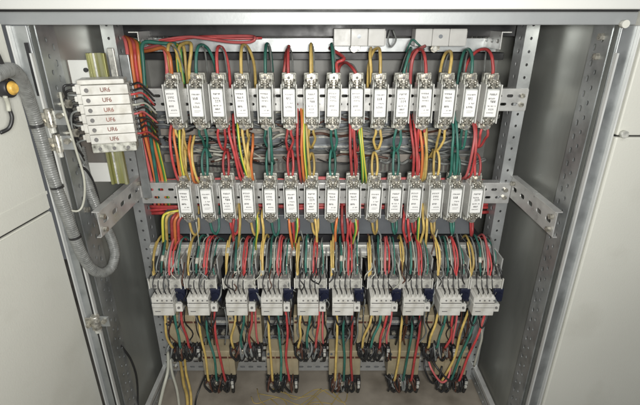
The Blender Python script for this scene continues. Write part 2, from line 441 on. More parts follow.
# yellow pilot lamp housing on the door with its wires
c = at(7, 88, -.125)
l = thing('pilot_lamp', c, 'yellow round pilot lamp holder on the open door', 'lamp')
m = MB(); m.cyl((0, 0, 0), dn, .0125, .014, 'black', 20, bev=.002); m.build('bezel', l)
m = MB(); m.cyl(dn * .010, dn, .0090, .004, 'lampy', 20, bev=.003); m.build('lens', l)
wire([at(5, 80, -.135), at(3, 68, -.14), at(-4, 52, -.15)], 'wk', 'black wire rising from the yellow pilot lamp on the door', r=.0035)
wire([at(6, 96, -.13), at(9, 108, -.125), at(12, 118, -.125), at(9, 128, -.13), at(0, 133, -.14)], 'wk', 'dark hooked wire hanging below the yellow pilot lamp', r=.0028)
wire([at(5, 96, -.135), at(8, 104, -.13), at(9, 111, -.13)], 'wgp', 'short pale wire under the yellow pilot lamp', r=.003)

# neighbour cabinet at the right
nb = thing('neighbouring_cabinet', (0, 0, 0), 'pale grey panel of the next cabinet along the right edge', 'cabinet')
m = MB(); m.box(.4865, 1.05, -.014, .45, Z(-.1775), Z(.0095), 'paint', .002); m.build('upper_panel', nb)
m = MB(); m.box(.4885, 1.04, -.008, .44, Z(-.182), Z(-.176), 'rubber'); m.build('seam_gasket', nb)
m = MB(); m.box(.4865, 1.05, -.014, .45, Z(-1.40), Z(-.1805), 'paint', .003); m.build('lower_panel', nb)
m = MB(); m.cyl((.494, -.019, Z(-.174)), (0, 1, 0), .006, .008, 'silver', 16, bev=.001); m.build('rivet', nb)

# ------------------------------------------------------------------ FUSE HOLDERS
X1 = [173, 197.5, 218.8, 242.2, 266, 288.6, 311, 333.5, 357, 379.7, 402, 425, 447.6, 469.8, 491.3]
X2 = [185, 206.5, 227.3, 248.7, 270, 291, 311.6, 332.4, 353.3, 374, 394.8, 414.9, 434.8, 455.2, 475.6]
ZR1, ZR2 = -.157, -.369
W1 = [at(x, 103, .165).x for x in X1]; W2 = [at(x, 200, .165).x for x in X2]
YF = YR - .002
def label_mesh(seed):
    rnd = random.Random(seed); m = MB()
    m.box(-.0112, .0112, -.0408, -.0401, -.026, .026, 'paper', .0003, 1)
    y0, y1 = -.0412, -.0407
    def bar(x0, x1, z0, z1, mm='ink'): m.box(x0, x1, y0, y1, z0, z1, mm)
    def glyphs(z, h, x0, x1, n, dens=1.0):
        wd = (x1 - x0) / n
        for i in range(n):
            a = x0 + i * wd
            if rnd.random() > dens: continue
            k = rnd.randint(0, 4); t = h * .22
            if k in (0, 1, 3): bar(a, a + t, z, z + h)
            if k in (0, 2, 4): bar(a, a + wd * .7, z + h - t, z + h)
            if k in (1, 2, 3): bar(a, a + wd * .7, z, z + t)
            if k in (3, 4): bar(a + wd * .7 - t, a + wd * .7, z, z + h)
            bar(a, a + wd * .7, z + h * .45, z + h * .45 + t * .8)
    st_ = seed % 3
    if st_ == 0:
        glyphs(.0175, .0030, -.009, .006, 7); glyphs(.0095, .0042, -.007, .006, 4); glyphs(.0035, .0030, -.006, .007, 5); glyphs(-.0075, .0038, -.007, .003, 4); glyphs(-.0145, .0022, -.004, .008, 7, .8); bar(-.008, .008, -.0195, -.0190)
    elif st_ == 1:
        glyphs(.0165, .0036, -.007, .008, 5); glyphs(.0085, .0030, -.008, .005, 6); glyphs(.0020, .0046, -.004, .007, 3); glyphs(-.0060, .0026, -.008, .008, 8, .85); glyphs(-.0130, .0034, -.005, .005, 4); glyphs(-.0190, .0018, -.008, .006, 9)
    else:
        glyphs(.0160, .0026, -.008, .008, 8); glyphs(.0070, .0050, -.006, .004, 3); glyphs(-.0010, .0026, -.003, .008, 5, .8); glyphs(-.0090, .0040, -.007, .006, 4); bar(-.006, .007, -.0150, -.0145); bar(-.006, .004, -.0180, -.0175)
    return m
def fuse_proto():
    t = thing('fuse_holder', (0, 0, 0), 'x', 'fuse holder')
    m = MB(); m.box(-.0145, .0145, -.013, 0, -.056, .056, 'fbase', .0015)
    for s in (1, -1):
        m.box(-.0130, .0130, -.022, -.013, s * .034, s * .054, 'fbase', .002)
        m.box(-.0140, -.0105, -.028, -.004, s * .031, s * .043, 'fbase', .001); m.box(.0105, .0140, -.028, -.004, s * .031, s * .043, 'fbase', .001)
    m.build('base', t)
    for s in (1, -1):
        m = MB(); m.box(s * .0140, s * .0160, -.041, -.003, -.040, .037, 'guard', .0007); m.build('side_guard', t)
    m = MB(); m.box(-.0125, .0125, -.040, -.013, -.0285, .0285, 'ceramic', .003, 3); m.build('fuse_link', t)
    for s in (1, -1):
        m = MB()
        m.box(-.0095, .0095, -.026, -.022, s * .036, s * .055, 'zinc', .001)                      # terminal strap
        m.box(-.0025, .0025, -.036, -.014, s * .028, s * .043, 'zinc', .0006)                     # knife
        for q in (-1, 1):                                                                            # sprung jaws
            m.tube([(q * .009, -.022, s * .041), (q * .0085, -.030, s * .040), (q * .004, -.036, s * .0395), (q * .0065, -.041, s * .039)], .0022, 'zinc', 6, 3)
            m.tube([(q * .009, -.022, s * .036), (q * .0085, -.030, s * .0345), (q * .004, -.036, s * .034), (q * .0065, -.040, s * .033)], .0020, 'zinc', 6, 3)
        m.box(-.011, .011, -.032, -.029, s * .032, s * .036, 'silver', .001)
        for q in (-1, 1):
            m.tube([(q * .012, -.020, s * .034), (q * .0122, -.034, s * .033), (q * .010, -.039, s * .036), (q * .0115, -.030, s * .042)], .0018, 'silver', 6, 3)
            m.tube([(q * .003, -.034, s * .044), (q * .008, -.036, s * .041), (q * .011, -.030, s * .045)], .0016, 'zinc', 6, 3)
        m.build('contact', t)
        m = MB(); m.cyl((0, -.0275, s * .0485), (0, 1, 0), .0082, .003, 'zinc', 18); m.cyl((0, -.032, s * .0485), (0, 1, 0), .0055, .006, 'zinc', 6)
        m.cyl((0, -.0355, s * .0485), (0, 1, 0), .0028, .0012, 'ink', 10)
        m.build('screw', t)
    return t
proto = fuse_proto(); labs = [label_mesh(i).build('fuse_label', proto) for i in range(6)]
labmesh = [l.data for l in labs]
for l in labs[1:]: bpy.data.objects.remove(l)
PH = ['yellow', 'green', 'red']
def row_fuses(W, zc, row, grp, first):
    for i, x in enumerate(W):
        lab = f'white labelled fuse holder, {ORD[i]} from the left in the {row} row, under {"a " + PH[i % 3]} wire'
        loc = (x, YF, Z(zc))
        if first and i == 0:
            o = proto; o.location = loc; o['label'] = lab; o['group'] = grp
        else: o = dup(proto, loc, lab, grp)
        o.rotation_euler = (R(jit(.8)), R(jit(1.4)), R(jit(2.2)))
        for c in o.children:
            if c.name.startswith('fuse_label'): c.data = labmesh[(i * 5 + (0 if row == 'upper' else 3) + i // 4) % 6]
row_fuses(W1, ZR1, 'upper', 'fuse holders on the upper rail', True)
row_fuses(W2, ZR2, 'lower', 'fuse holders on the lower rail', False)

# ------------------------------------------------------------------ WIRES AROUND THE FUSES
PM = ['wy', 'wg', 'wr']
G1 = 'wires looping over the upper fuses'
ZT1 = ZR1 + .049; ZB1 = ZR1 - .049; ZT2 = ZR2 + .049; ZB2 = ZR2 - .049
YW = YF - .026
def V(x, y, z): return Vector((x, y, Z(z)))
shape = {  # per fuse: height of loop, lean of the crown, spread of the rear leg
 0: (.060, -.006, -.004), 1: (.058, .006, .022), 2: (.055, .0, .008), 3: (.058, .002, .016), 4: (.060, .002, .006), 5: (.052, .0, -.012),
 6: (.060, .0, .003), 7: (.060, -.004, .004), 8: (.024, -.020, -.034), 9: (.052, -.002, -.016), 10: (.052, .018, .022), 11: (.050, -.008, -.026), 12: (.046, .006, .002), 13: (.050, -.002, -.002), 14: (.050, -.010, -.032)}
for i, x in enumerate(W1):
    h, le, sp = shape[i]; c = PM[i % 3]
    wire([V(x, YW + .004, ZT1 - .004), V(x + le * .2, YW + .004, ZT1 + h * .35), V(x + le * .6, YW + .012, ZT1 + h * .8), V(x + le, YW + .035, ZT1 + h),
          V(x + le * .5 + sp * .5, YW + .062, ZT1 + h * .85), V(x + sp, YW + .075, ZT1 + h * .3), V(x + sp, YW + .08, ZT1 - .03)], c,
         f'{CN[c]} wire looped over the {ORD[i]} fuse from the left in the upper row', G1, r=.0035)
    # short dark sleeve strands beside it
    wire([V(x + le + .003, YW + .040, ZT1 + h - .001), V(x + le * .5 + .005, YW + .060, ZT1 + h * .7), V(x + .006, YW + .07, ZT1)], 'wgr',
         f'thin grey lead behind the {CN[c]} loop of the {ORD[i]} upper fuse', 'thin grey leads behind the upper loops', r=.0018)
    # pair of strands under the fuse meeting in a V
    b = .052 + jit(.006)
    c2 = c
    qq = jit(.004)
    for s, lr in ((-1, 'left'), (1, 'right')):
        wire([V(x + s * .004, YW + .006, ZB1 + .004), V(x + s * (.0065 + jit(.003)) + qq * .5, YW + .004, ZB1 - .016 + jit(.003)), V(x + qq + s * (.006 + jit(.003)), YW + .010, ZB1 - b * .6), V(x + qq * 1.5 + s * .0025, YW + .020, ZB1 - b), V(x + qq * 1.5 + jit(.006), YW + .05, ZB1 - b - .008 + jit(.01))], c2,
             f'{lr} strand of the {CN[c2]} pair hanging under the {ORD[i]} fuse of the upper row', 'paired strands hanging under the upper fuses', r=.0030)
for i, x in enumerate(W2):
    c = PM[i % 3]; h = .052 + jit(.006)
    for s, lr in ((-1, 'left'), (1, 'right')):
        wire([V(x + s * .003, YW + .004, ZT2 - .002), V(x + s * .006, YW + .006, ZT2 + h * .4), V(x + s * .005, YW + .016, ZT2 + h * .85), V(x + s * .001, YW + .032, ZT2 + h), V(x + s * .001 + jit(.004), YW + .06, ZT2 + h * .5)], c,
             f'{lr} strand of the {CN[c]} loop rising from the {ORD[i]} fuse of the lower row', 'paired strands rising from the lower fuses', r=.0029)
    b = .040 + jit(.005)
    wire([V(x - .001, YW + .004, ZB2 + .003), V(x + .001, YW + .0, ZB2 - .014), V(x + .004, YW - .001, ZB2 - b * .75), V(x + .009, YW + .006, ZB2 - b), V(x + .014, YW + .018, ZB2 - b * .8), V(x + .013, YW + .03, ZB2 - .006), V(x + .010, YW + .05, ZB2 + .01)], c,
         f'{CN[c]} loop hanging below the {ORD[i]} fuse of the lower row', 'loops hanging below the lower fuses', r=.0032)
# slanting bundles between the two rows: (x top, y top, x bottom, y bottom, colours)
B = [((171, 130), (180, 180), ['wr', 'wo', 'wgy', 'wy'], 3.4), ((228, 128), (243, 180), ['wr', 'wr', 'wgy', 'wy'], 3.6), ((297, 118), (301, 180), ['wr', 'wo', 'wgy', 'wy'], 3.2),
     ((350, 122), (352, 178), ['wr', 'wr'], 3.6), ((358, 125), (363, 180), ['wgy', 'wgy'], 3), ((411, 128), (412, 178), ['wr', 'wr', 'wo', 'wy'], 4.0), ((427, 128), (421, 180), ['wy'], 3),
     ((268, 120), (270, 160), ['wgr', 'wg'], 3), ((452, 125), (449, 176), ['wg', 'wg'], 5), ((188, 150), (196, 180), ['wo', 'wy'], 4), ((248, 148), (250, 178), ['wy', 'wo'], 3.6), ((474, 130), (464, 176), ['wp', 'wr'], 4)]
where = ['left of the first upper fuse', 'under the third and fourth upper fuses', 'between the sixth and seventh upper fuses', 'below the ninth upper fuse', 'right of the ninth upper fuse',
         'below the eleventh and twelfth upper fuses', 'right under the twelfth upper fuse', 'behind the fifth upper fuse', 'behind the thirteenth upper fuse', 'above the second lower fuse', 'above the fourth lower fuse', 'below the last upper fuse']
wd = ['leftmost', 'second', 'third', 'fourth']
for (a, b, cs, sp), wh in zip(B, where):
    for k, c in enumerate(cs):
        p = at(a[0] + k * sp, a[1] - 12, .19); q = at(b[0] + k * sp * 1.05, b[1] + 6, .185)
        mid = p.lerp(q, .5) + Vector((jit(.003), -.018 + jit(.004), 0))
        wire([p + Vector((0, .02, 0)), p.lerp(q, .2) + Vector((jit(.003), -.010, 0)), mid, p.lerp(q, .85) + Vector((0, -.010, 0)), q + Vector((0, .02, 0))], c,
             f'{wd[k]} strand, {CN[c]}, of the steep bundle {wh}', 'steep bundles between the two fuse rows', r=.0032)
# longer drops from the lower row to the contactors
D = [(240, 'wy', 232), (262, 'wy', 0), (337, 'wo', 0), (342, 'wr', 0), (347, 'wr', 0), (352, 'wr', 0), (355, 'wgy', 0), (293, 'wr', 0), (297, 'wgy', 0), (289, 'wo', 0), (419, 'wgy', 0), (423, 'wy', 0), (427, 'wy', 0), (408, 'wr', 0), (404, 'wr', 0), (257, 'wgy', 0), (234, 'wr', 0), (315, 'wy', 0)]
for k, (x, c, _) in enumerate(sorted(D)):
    top = 205 + jit(6); xb = x + jit(3)
    wire([at(x + jit(2), top, .215), at(x, 217, .175), at(x + jit(2), 230, .165), at(xb, 243, .175), at(xb + jit(3), 252, .195)], c,
         f'{CN[c]} drop wire over the dark trunking, {ORD[k] if k < 15 else ["sixteenth", "seventeenth", "rightmost"][k - 15]} of these from the left', 'drop wires over the dark trunking', r=.0033)
for k, (x, c) in enumerate([(163, 'wgy'), (166.5, 'wy'), (172, 'wr'), (175, 'wo'), (178.5, 'wr')]):
    wire([at(188, 208 + k, .215), at(178, 211 + k, .19), at(x + 4, 213.5 + k * .3, .18), at(x, 218 + k, .17), at(x, 232, .17), at(x + 1, 250, .185)], c,
         f'{CN[c]} cable bending down below the first lower fuse, {wd[k] if k < 4 else "fifth"} of five', 'five cables bending down at the left', r=.0038)
# red runs along behind the lower row
for k, (y, Y) in enumerate([(205, .235), (209, .240), (213, .236), (180, .25), (184, .255)]):
    pts = [at(152 + j * 21 + jit(2), y + jit(2.0), Y + jit(.006)) for j in range(17)]
    wire(pts, 'wr' if k != 3 else 'wp', f'{["upper", "middle", "lowest", "pink topmost", "high rear"][k]} red cable run lying behind the lower row of fuses', 'red cables behind the lower fuses', r=.0048, sub=3)
# pink / red runs at the top
wire([at(140, 52, .25), at(152, 50, .22), at(163, 48, .20), at(169, 55, .18), at(171, 66, .175), at(172, 80, .178)], 'wo', 'orange wire arching down to the first upper fuse from the left', r=.004)
wire([at(142, 50, .26), at(152, 47, .24), at(160, 46.5, .22), at(165, 52, .20), at(167, 70, .19), at(166, 90, .20)], 'wp', 'pink wire beside the orange one at the first upper fuse', r=.004)
wire([at(150, 42, .28), at(185, 37, .27), at(205, 38.5, .26), at(230, 42, .25), at(250, 42, .24), at(255, 38, .24), at(247, 36, .26), at(200, 36.5, .29)], 'wp', 'long pink wire curving across above the third and fourth upper fuses', r=.0034)
wire([at(148, 44, .27), at(175, 40, .27), at(200, 37, .275), at(235, 38.5, .28), at(262, 38, .29)], 'wr', 'dark red wire running along the pale beam near the upper left', r=.003)
wire([at(190, 84, .20), at(189, 70, .19), at(191, 52, .19), at(190, 43, .21), at(180, 46, .24), at(178, 60, .25)], 'wy', 'tall yellow wire arched between the first and second upper fuses', r=.0038)
for k, x in enumerate((178, 182, 186)):
    wire([at(x + 2, 84, .24), at(x, 68, .245), at(x - 2, 48, .25), at(x - 6, 44, .27)], ['wgy', 'wgy', 'wy'][k], f'{["left green striped", "middle green striped", "right yellow"][k]} wire standing behind the first upper fuse', r=.0036)
wire([at(337, 88, .20), at(337, 72, .195), at(337, 63, .20), at(344, 58, .205), at(330, 48, .26)], 'wr', 'red wire stub between the eighth and ninth upper fuses', r=.0038)
wire([at(283, 86, .22), at(284, 72, .22), at(287, 55, .23), at(289, 46, .25)], 'wr', 'slanting red wire left of the sixth upper fuse', r=.0038)
wire([at(371, 84, .21), at(371, 70, .205), at(370, 55, .21), at(371, 48, .24)], 'wy', 'yellow wire standing left of the tenth upper fuse', r=.0036)
wire([at(410, 86, .215), at(411, 70, .21), at(413, 58, .21), at(418, 50, .22), at(425, 46, .24)], 'wp', 'pink wire slanting between the eleventh and twelfth upper fuses', r=.0038)
# left bundle behind the terminal block: orange / red / green uprights
for k, (x, c) in enumerate([(127, 'wp'), (131, 'wo'), (134.5, 'wr'), (138, 'wo'), (141, 'wgy')]):
    wire([at(118 + k, 33 + k, .30), at(x - 3, 38 + k, .24), at(x, 50, .215), at(x + 1.5, 66, .21), at(x + 6, 95, .21), at(x + 14, 135, .21), at(x + 24, 178, .215), at(x + 28, 205, .22)], c,
         f'{CN[c]} upright cable, {wd[k] if k < 4 else "fifth"} from the left, beside the terminal block', 'upright cables beside the terminal block', r=.0038)
wire([at(176, 44, .25), at(160, 43, .235), at(146, 42, .22), at(142, 47, .21), at(143, 60, .205), at(146, 100, .20), at(151, 140, .20), at(157, 180, .205), at(160, 200, .215)], 'wg', 'thick green cable running along the top then down the left post', r=.0042)
wire([at(170, 40, .29), at(152, 41, .27), at(141, 46, .26), at(135, 40, .28)], 'wgr', 'grey wire bent across the top left corner', r=.003)

# tangle of dark leads behind the rows: nobody could count it
m = MB()
for k in range(110):
    z0 = random.choice([(-.235, .03), (-.27, .035), (-.30, .025), (-.21, .02)]); x = random.uniform(-.39, .33)
    zz = z0[0] + jit(z0[1]); L = random.uniform(.03, .10); Y0 = random.uniform(.255, .33)
    L *= 1.5; pts = [V(min(x + j * L / 4, .40), Y0 + jit(.012), zz + jit(.008)) for j in range(5)]
    m.tube(pts, random.uniform(.0016, .0035), random.choice(['wgr', 'wgr', 'wk', 'wgr', 'wgp', 'wgp', 'wgr', 'brown']), 6, 4)
o = m.build('cable_tangle'); tag(o, 'tangle of thin dark leads behind the fuses, between the two rows', 'cable tangle', kind='stuff')
m = MB()
for k in range(70):
    x = random.uniform(-.385, .37); zz = -.505 + jit(.035); Y0 = random.uniform(.17, .28)
    pts = [V(x, Y0 + .02, zz + .03), V(x + jit(.012), Y0, zz + .01), V(x + jit(.015), Y0 - .015, zz - .015), V(x + jit(.02), Y0, zz - .035)]
    m.tube(pts, random.uniform(.0014, .003), random.choice(['wgr', 'wk', 'wgp', 'wk', 'brown', 'wgr', 'silver', 'cream']), 6, 4)
o = m.build('cable_tangle'); tag(o, 'tangle of thin dark and pale leads behind the contactor arcs', 'cable tangle', kind='stuff')

# rear bus terminals between the fuse rows: clear boxes on two long rails
m = MB()
for z in (-.232, -.275, -.300): m.box(-.40, .38, .345, .35, Z(z), Z(z + .004), 'silver')
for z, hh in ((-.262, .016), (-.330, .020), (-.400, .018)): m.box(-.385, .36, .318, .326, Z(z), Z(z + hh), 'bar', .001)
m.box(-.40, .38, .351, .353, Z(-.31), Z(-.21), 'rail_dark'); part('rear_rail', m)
tb0 = None
for k, px in enumerate([215, 285, 375, 440]):
    c = at(px, 165, .31); lab = f'clear terminal box behind the fuses, {["leftmost", "second", "third", "rightmost"][k]} of four between the rows'
    if not tb0:
        tb0 = thing('terminal_box', c, lab, 'terminal box', 'clear boxes between the rows')
        m = MB(); m.box(-.045, .045, 0, .035, -.022, .022, 'clear', .002); m.build('cover', tb0)
        m = MB(); m.box(-.043, .043, .004, .033, -.02, .004, 'cream', .001)
        for j in range(8): m.box(-.040 + j * .0105, -.035 + j * .0105, .002, .006, -.016, .012, 'brown')
        m.build('contact_strip', tb0)
    else: dup(tb0, c, lab)

# ------------------------------------------------------------------ CONTACTORS
XC = [163.5, 199, 237.5, 272.7, 309, 344, 382, 415, 451.5, 485]
WC = [at(x, 300, .09).x for x in XC]
ZCN = -.570
def contactor_proto():
    t = thing('contactor', (0, 0, 0), 'x', 'contactor')
    m = MB(); m.box(-.033, .043, -.060, 0, -.042, .042, 'black', .002); m.box(.0215, .0445, -.088, -.058, -.040, .012, 'black', .002); m.build('housing', t)
    m = MB(); m.box(-.031, .037, -.098, -.058, .014, .037, 'ledge', .0015)
    for k in range(4):
        m.box(-.032 + k * .0235 - .0011, -.032 + k * .0235 + .0011, -.100, -.096, .014, .040, 'white')
    for k in range(3):
        m.cyl((-.020 + k * .0235, -.0985, .021), (0, 1, 0), .0036, .002, 'ink', 12)
        m.box(-.027 + k * .0235, -.013 + k * .0235, -.094, -.070, .035, .039, 'ink')
        m.cyl((-.020 + k * .0235, -.082, .0395), (0, 0, 1), .0042, .003, 'zinc', 12)
    m.build('terminal_ledge', t)
    m = MB(); m.box(-.026, .0215, -.118, -.058, -.045, -.014, 'white', .0015); m.box(-.026, .0215, -.115, -.060, -.013, .001, 'white', .001)
    m.box(-.0255, .021, -.1187, -.1175, -.0235, -.0228, 'ink'); m.box(-.020, -.008, -.1187, -.1178, -.034, -.032, 'ink')
    for k in range(4):
        m.box(-.019 + k * .0105, -.0135 + k * .0105, -.114, -.062, -.002, .0055, 'white', .0006)
        m.cyl((-.0125 + k * .0105, -.1155, -.006), (0, 1, 0), .002, .0016, 'ink', 8)
    m.box(-.0225, .0205, -.1165, -.1150, -.0145, -.0125, 'ink')
    m.build('contact_block', t)
    m = MB(); m.box(.0225, .0450, -.100, -.086, -.021, .014, 'navy', .003); m.cyl((.034, -.101, -.004), (0, 1, 0), .0085, .004, 'navy', 20, bev=.001); m.build('coil', t)
    m = MB(); m.box(.0225, .0375, -.108, -.070, -.042, -.022, 'white', .0015); m.cyl((.030, -.109, -.030), (0, 1, 0), .003, .003, 'ink', 10); m.build('auxiliary_terminal', t)
    for k in range(4):
        x0 = -.020 + k * .0115; x1 = -.0150 + k * .0105
        m = MB(); m.tube([(x0 + .004, -.080, .046), (x0, -.096, .040), (x0 - .001, -.106, .026), (x1 - .001, -.110, .014), (x1, -.106, .003)], .0013, 'wk', 6, 4)
        m.build('lead', t)
    m = MB(); m.tube([(.034, -.070, .060), (.040, -.085, .040), (.043, -.088, .012), (.040, -.085, -.04)], .0022, 'wk', 6, 5); m.build('side_lead', t)
    return t
cp = contactor_proto()
for i, x in enumerate(WC):
    lab = f'white and navy contactor, {ORD[i]} from the left in the contactor row'
    loc = (x, YR, Z(ZCN))
    if i == 0: cp.location = loc; cp['label'] = lab; cp['group'] = 'contactors in one row'
    else: dup(cp, loc, lab, 'contactors in one row')
# cream blocks behind the arcs
rb0 = None
for i, x in enumerate(WC):
    c = (x + .01, .175, Z(-.532)); lab = f'cream relay block behind the wire arcs, above the {ORD[i]} contactor from the left'
    if not rb0:
        rb0 = thing('relay_block', c, lab, 'relay', 'cream blocks above the contactors')
        m = MB(); m.box(-.028, .014, -.030, 0, -.004, .030, 'cream', .002)
        for k in range(3): m.box(-.024 + k * .013, -.018 + k * .013, -.0315, -.029, .004, .024, 'brown')
        m.build('case', rb0)
        m = MB(); m.box(.018, .026, -.045, 0, -.004, .022, 'zinc', .002); m.cyl((.022, -.046, .012), (0, 1, 0), .004, .004, 'ink', 8); m.build('terminal', rb0)
        m = MB(); m.box(.028, .031, -.05, .0, -.03, .040, 'rail', .0005); m.build('divider', rb0)
    else: dup(rb0, c, lab)
# arching wires
GA = 'wires arching into the contactors'
for i, x in enumerate(WC):
    red = 'wr' if i % 3 else 'wp'
    ARC = [('wy', -.024, .0032, .0, 'yellow'), ('wgr', -.016, .0021, -.003, 'outer grey'), ('wg', -.006, .0032, .001, 'green'), ('wgp', .002, .0016, -.004, 'thin pale'), (red, .011, .0032, -.001, CN[red]),
           ('wr', .0175, .0020, -.002, 'slim red'), ('wgr', .025, .0024, -.003, 'inner grey'), ('wg', .031, .0016, -.006, 'thin green'), ('wk', -.012, .0013, -.010, 'left thin black'), ('wk', .020, .0013, -.010, 'right thin black')]
    for k, (c, off, r, hh, nm) in enumerate(ARC):
        j = jit(.003); top = -.470 + hh + jit(.004)
        pts = [V(x + off + j + .004, .235, -.52), V(x + off + j + .003, .222, top - .022), V(x + off + j + .002, .200, top - .003), V(x + off + j, .175, top), V(x + off + jit(.001), .148 + jit(.002), top - .012),
               V(x + off - .001 + jit(.002), .128 + jit(.003), top - .036), V(x + off - .001 + jit(.002), .122, -.531), V(x + off * .95, .122, -.545)]
        aw = wire(pts, c, f'{nm} wire arching down into the {ORD[i]} contactor from the left', GA, r=r * .92, sub=5)
        if aw and k in (0, 2, 4) and random.random() < .4:
            PP = crom(pts, 5); q = random.randint(20, 28)
            MB().tube([PP[q], PP[q + 1], PP[q + 2]], r * 1.2, 'cream', 10, 2).build('wire_marker', aw)
        if k in (0, 2, 4):
            wire([V(x + off - .004, .170, top - .004), V(x + off - .0045, .148, top - .018), V(x + off - .004, .128, top - .045), V(x + off - .003 + jit(.002), .118, -.535)], 'wk' if k == 2 else ('wgr' if k else 'wy'),
                 f'thin lead alongside the {nm} arch of the {ORD[i]} contactor', 'thin leads alongside the arches', r=.0017, sub=4)

m = MB()
for i, x in enumerate(WC):
    for k in range(9):
        xx = x + random.uniform(-.034, .044); y0 = random.uniform(.10, .15); z0 = -.505 - random.uniform(0, .03)
        p = [V(xx, y0 + .03, z0 + .012), V(xx + jit(.008), y0, z0 - .006), V(xx + jit(.012), y0 - .006, z0 - .022), V(xx + jit(.014), y0 + .002, z0 - .042)]
        m.tube(p, random.uniform(.0010, .0019), random.choice(['wk', 'wk', 'wgr', 'wk', 'brown', 'wgp', 'wgr']), 6, 4)
    for k in range(5):
        xx = x + random.uniform(.020, .046); z0 = -.545 - random.uniform(0, .02)
        p = [V(xx, .125, z0), V(xx + jit(.006), .104, z0 - .015), V(xx + jit(.008), .102, z0 - .035), V(xx + jit(.008), .120, z0 - .065)]
        m.tube(p, random.uniform(.0011, .0019), random.choice(['wk', 'wk', 'wgr']), 6, 4)
o = m.build('cable_tangle'); tag(o, 'thin dark control leads crowding round the contactor terminals', 'cable tangle', kind='stuff')
m = MB()
for x, lg in [(-.330, 0), (-.256, 1), (-.182, 0), (-.095, 1), (-.024, 0), (.0625, 1), (.1305, 0), (.2116, 1), (.2905, 0), (.333, 1)]:
    zt = -.848 if lg else -.745
    for k in range(9):
        xx = x + random.uniform(-.038, .036); p = [V(xx, .135, zt + .012 + jit(.004)), V(xx + jit(.006), .116, zt + .004), V(xx + jit(.008), .112, zt - .014 - random.random() * .014), V(xx + jit(.010), .122, zt - .004), V(xx + jit(.014), .135, zt + .01)]
        m.tube(p, random.uniform(.0013, .0024), random.choice(['wk', 'brown', 'wk', 'wk', 'wgr']), 6, 4)
    for k in range(5):
        xx = x + random.uniform(-.036, .036); p = [V(xx, .13, -.625), V(xx + jit(.008), .120, -.66), V(xx + jit(.012), .125, -.70), V(xx + jit(.014), .135, -.742)]
        m.tube(p, random.uniform(.0012, .002), random.choice(['wk', 'wgr', 'brown', 'wk']), 6, 4)
o = m.build('cable_tangle'); tag(o, 'thin dark leads tangled round the lugs of the tan boards', 'cable tangle', kind='stuff')

# ------------------------------------------------------------------ LOWER TERMINAL BOARDS AND THEIR WIRES
GX = [(-.330, 0), (-.256, 1), (-.182, 0), (-.095, 1), (-.024, 0), (.0625, 1), (.1305, 0), (.2116, 1), (.2905, 0), (.333, 1)]
def board_proto(long):
    L = .082 if long else .088
    t = thing('terminal_board', (0, 0, 0), 'x', 'terminal board')
    m = MB(); m.box(-.040, .040, .004, .050, .004, L, 'tan', .0015)
    for xx in (-.034, .034): m.cyl((xx, .003, L - .008), (0, 1, 0), .003, .003, 'rail_dark', 10)
    for xx in (-.0175, .0035, .0245): m.box(xx - .0012, xx + .0012, .0015, .005, .008, L - .004, 'tan', .0004)
    m.box(-.038, .038, .0025, .0045, L - .022, L - .017, 'brown'); m.build('board', t)
    m = MB(); m.box(-.041, .041, -.006, .010, -.012, .004, 'black', .0015)
    m.build('clamp_bar', t)
    for k in range(3):
        x = -.028 + k * .021
        m = MB(); m.cyl((x, -.012, -.003), (0, 1, 0), .0062, .012, 'zinc' if k == 1 else 'brown', 6); m.cyl((x, -.019, -.003), (0, 1, 0), .0038, .006, 'zinc', 12); m.build('stud', t)
        dx = random.choice((-1, 1)) * .004
        m = MB(); m.tube([(x - .007, -.006, .006), (x - .008, -.016, -.012), (x - .004 + dx, -.017, -.026), (x + .001 + dx, -.017, -.031), (x + .006 + dx, -.016, -.024), (x + .008, -.012, -.010), (x + .007, -.004, .004)], .0030, 'wk', 8, 4)
        m.build('cable_lug', t)
    m = MB(); m.box(.030, .040, -.020, -.004, -.010, .010, 'black', .002); m.box(.0315, .0385, -.023, -.019, -.001, .008, 'silver', .001); m.box(.032, .038, -.023, -.016, -.014, -.005, 'silver', .001)
    m.tube([(.034, -.014, .012), (.036, -.017, -.014), (.034, -.014, -.034)], .0042, 'wk', 8, 4)
    m.build('earth_clamp', t)
    return t
pl = {0: board_proto(0), 1: board_proto(1)}; used = {}
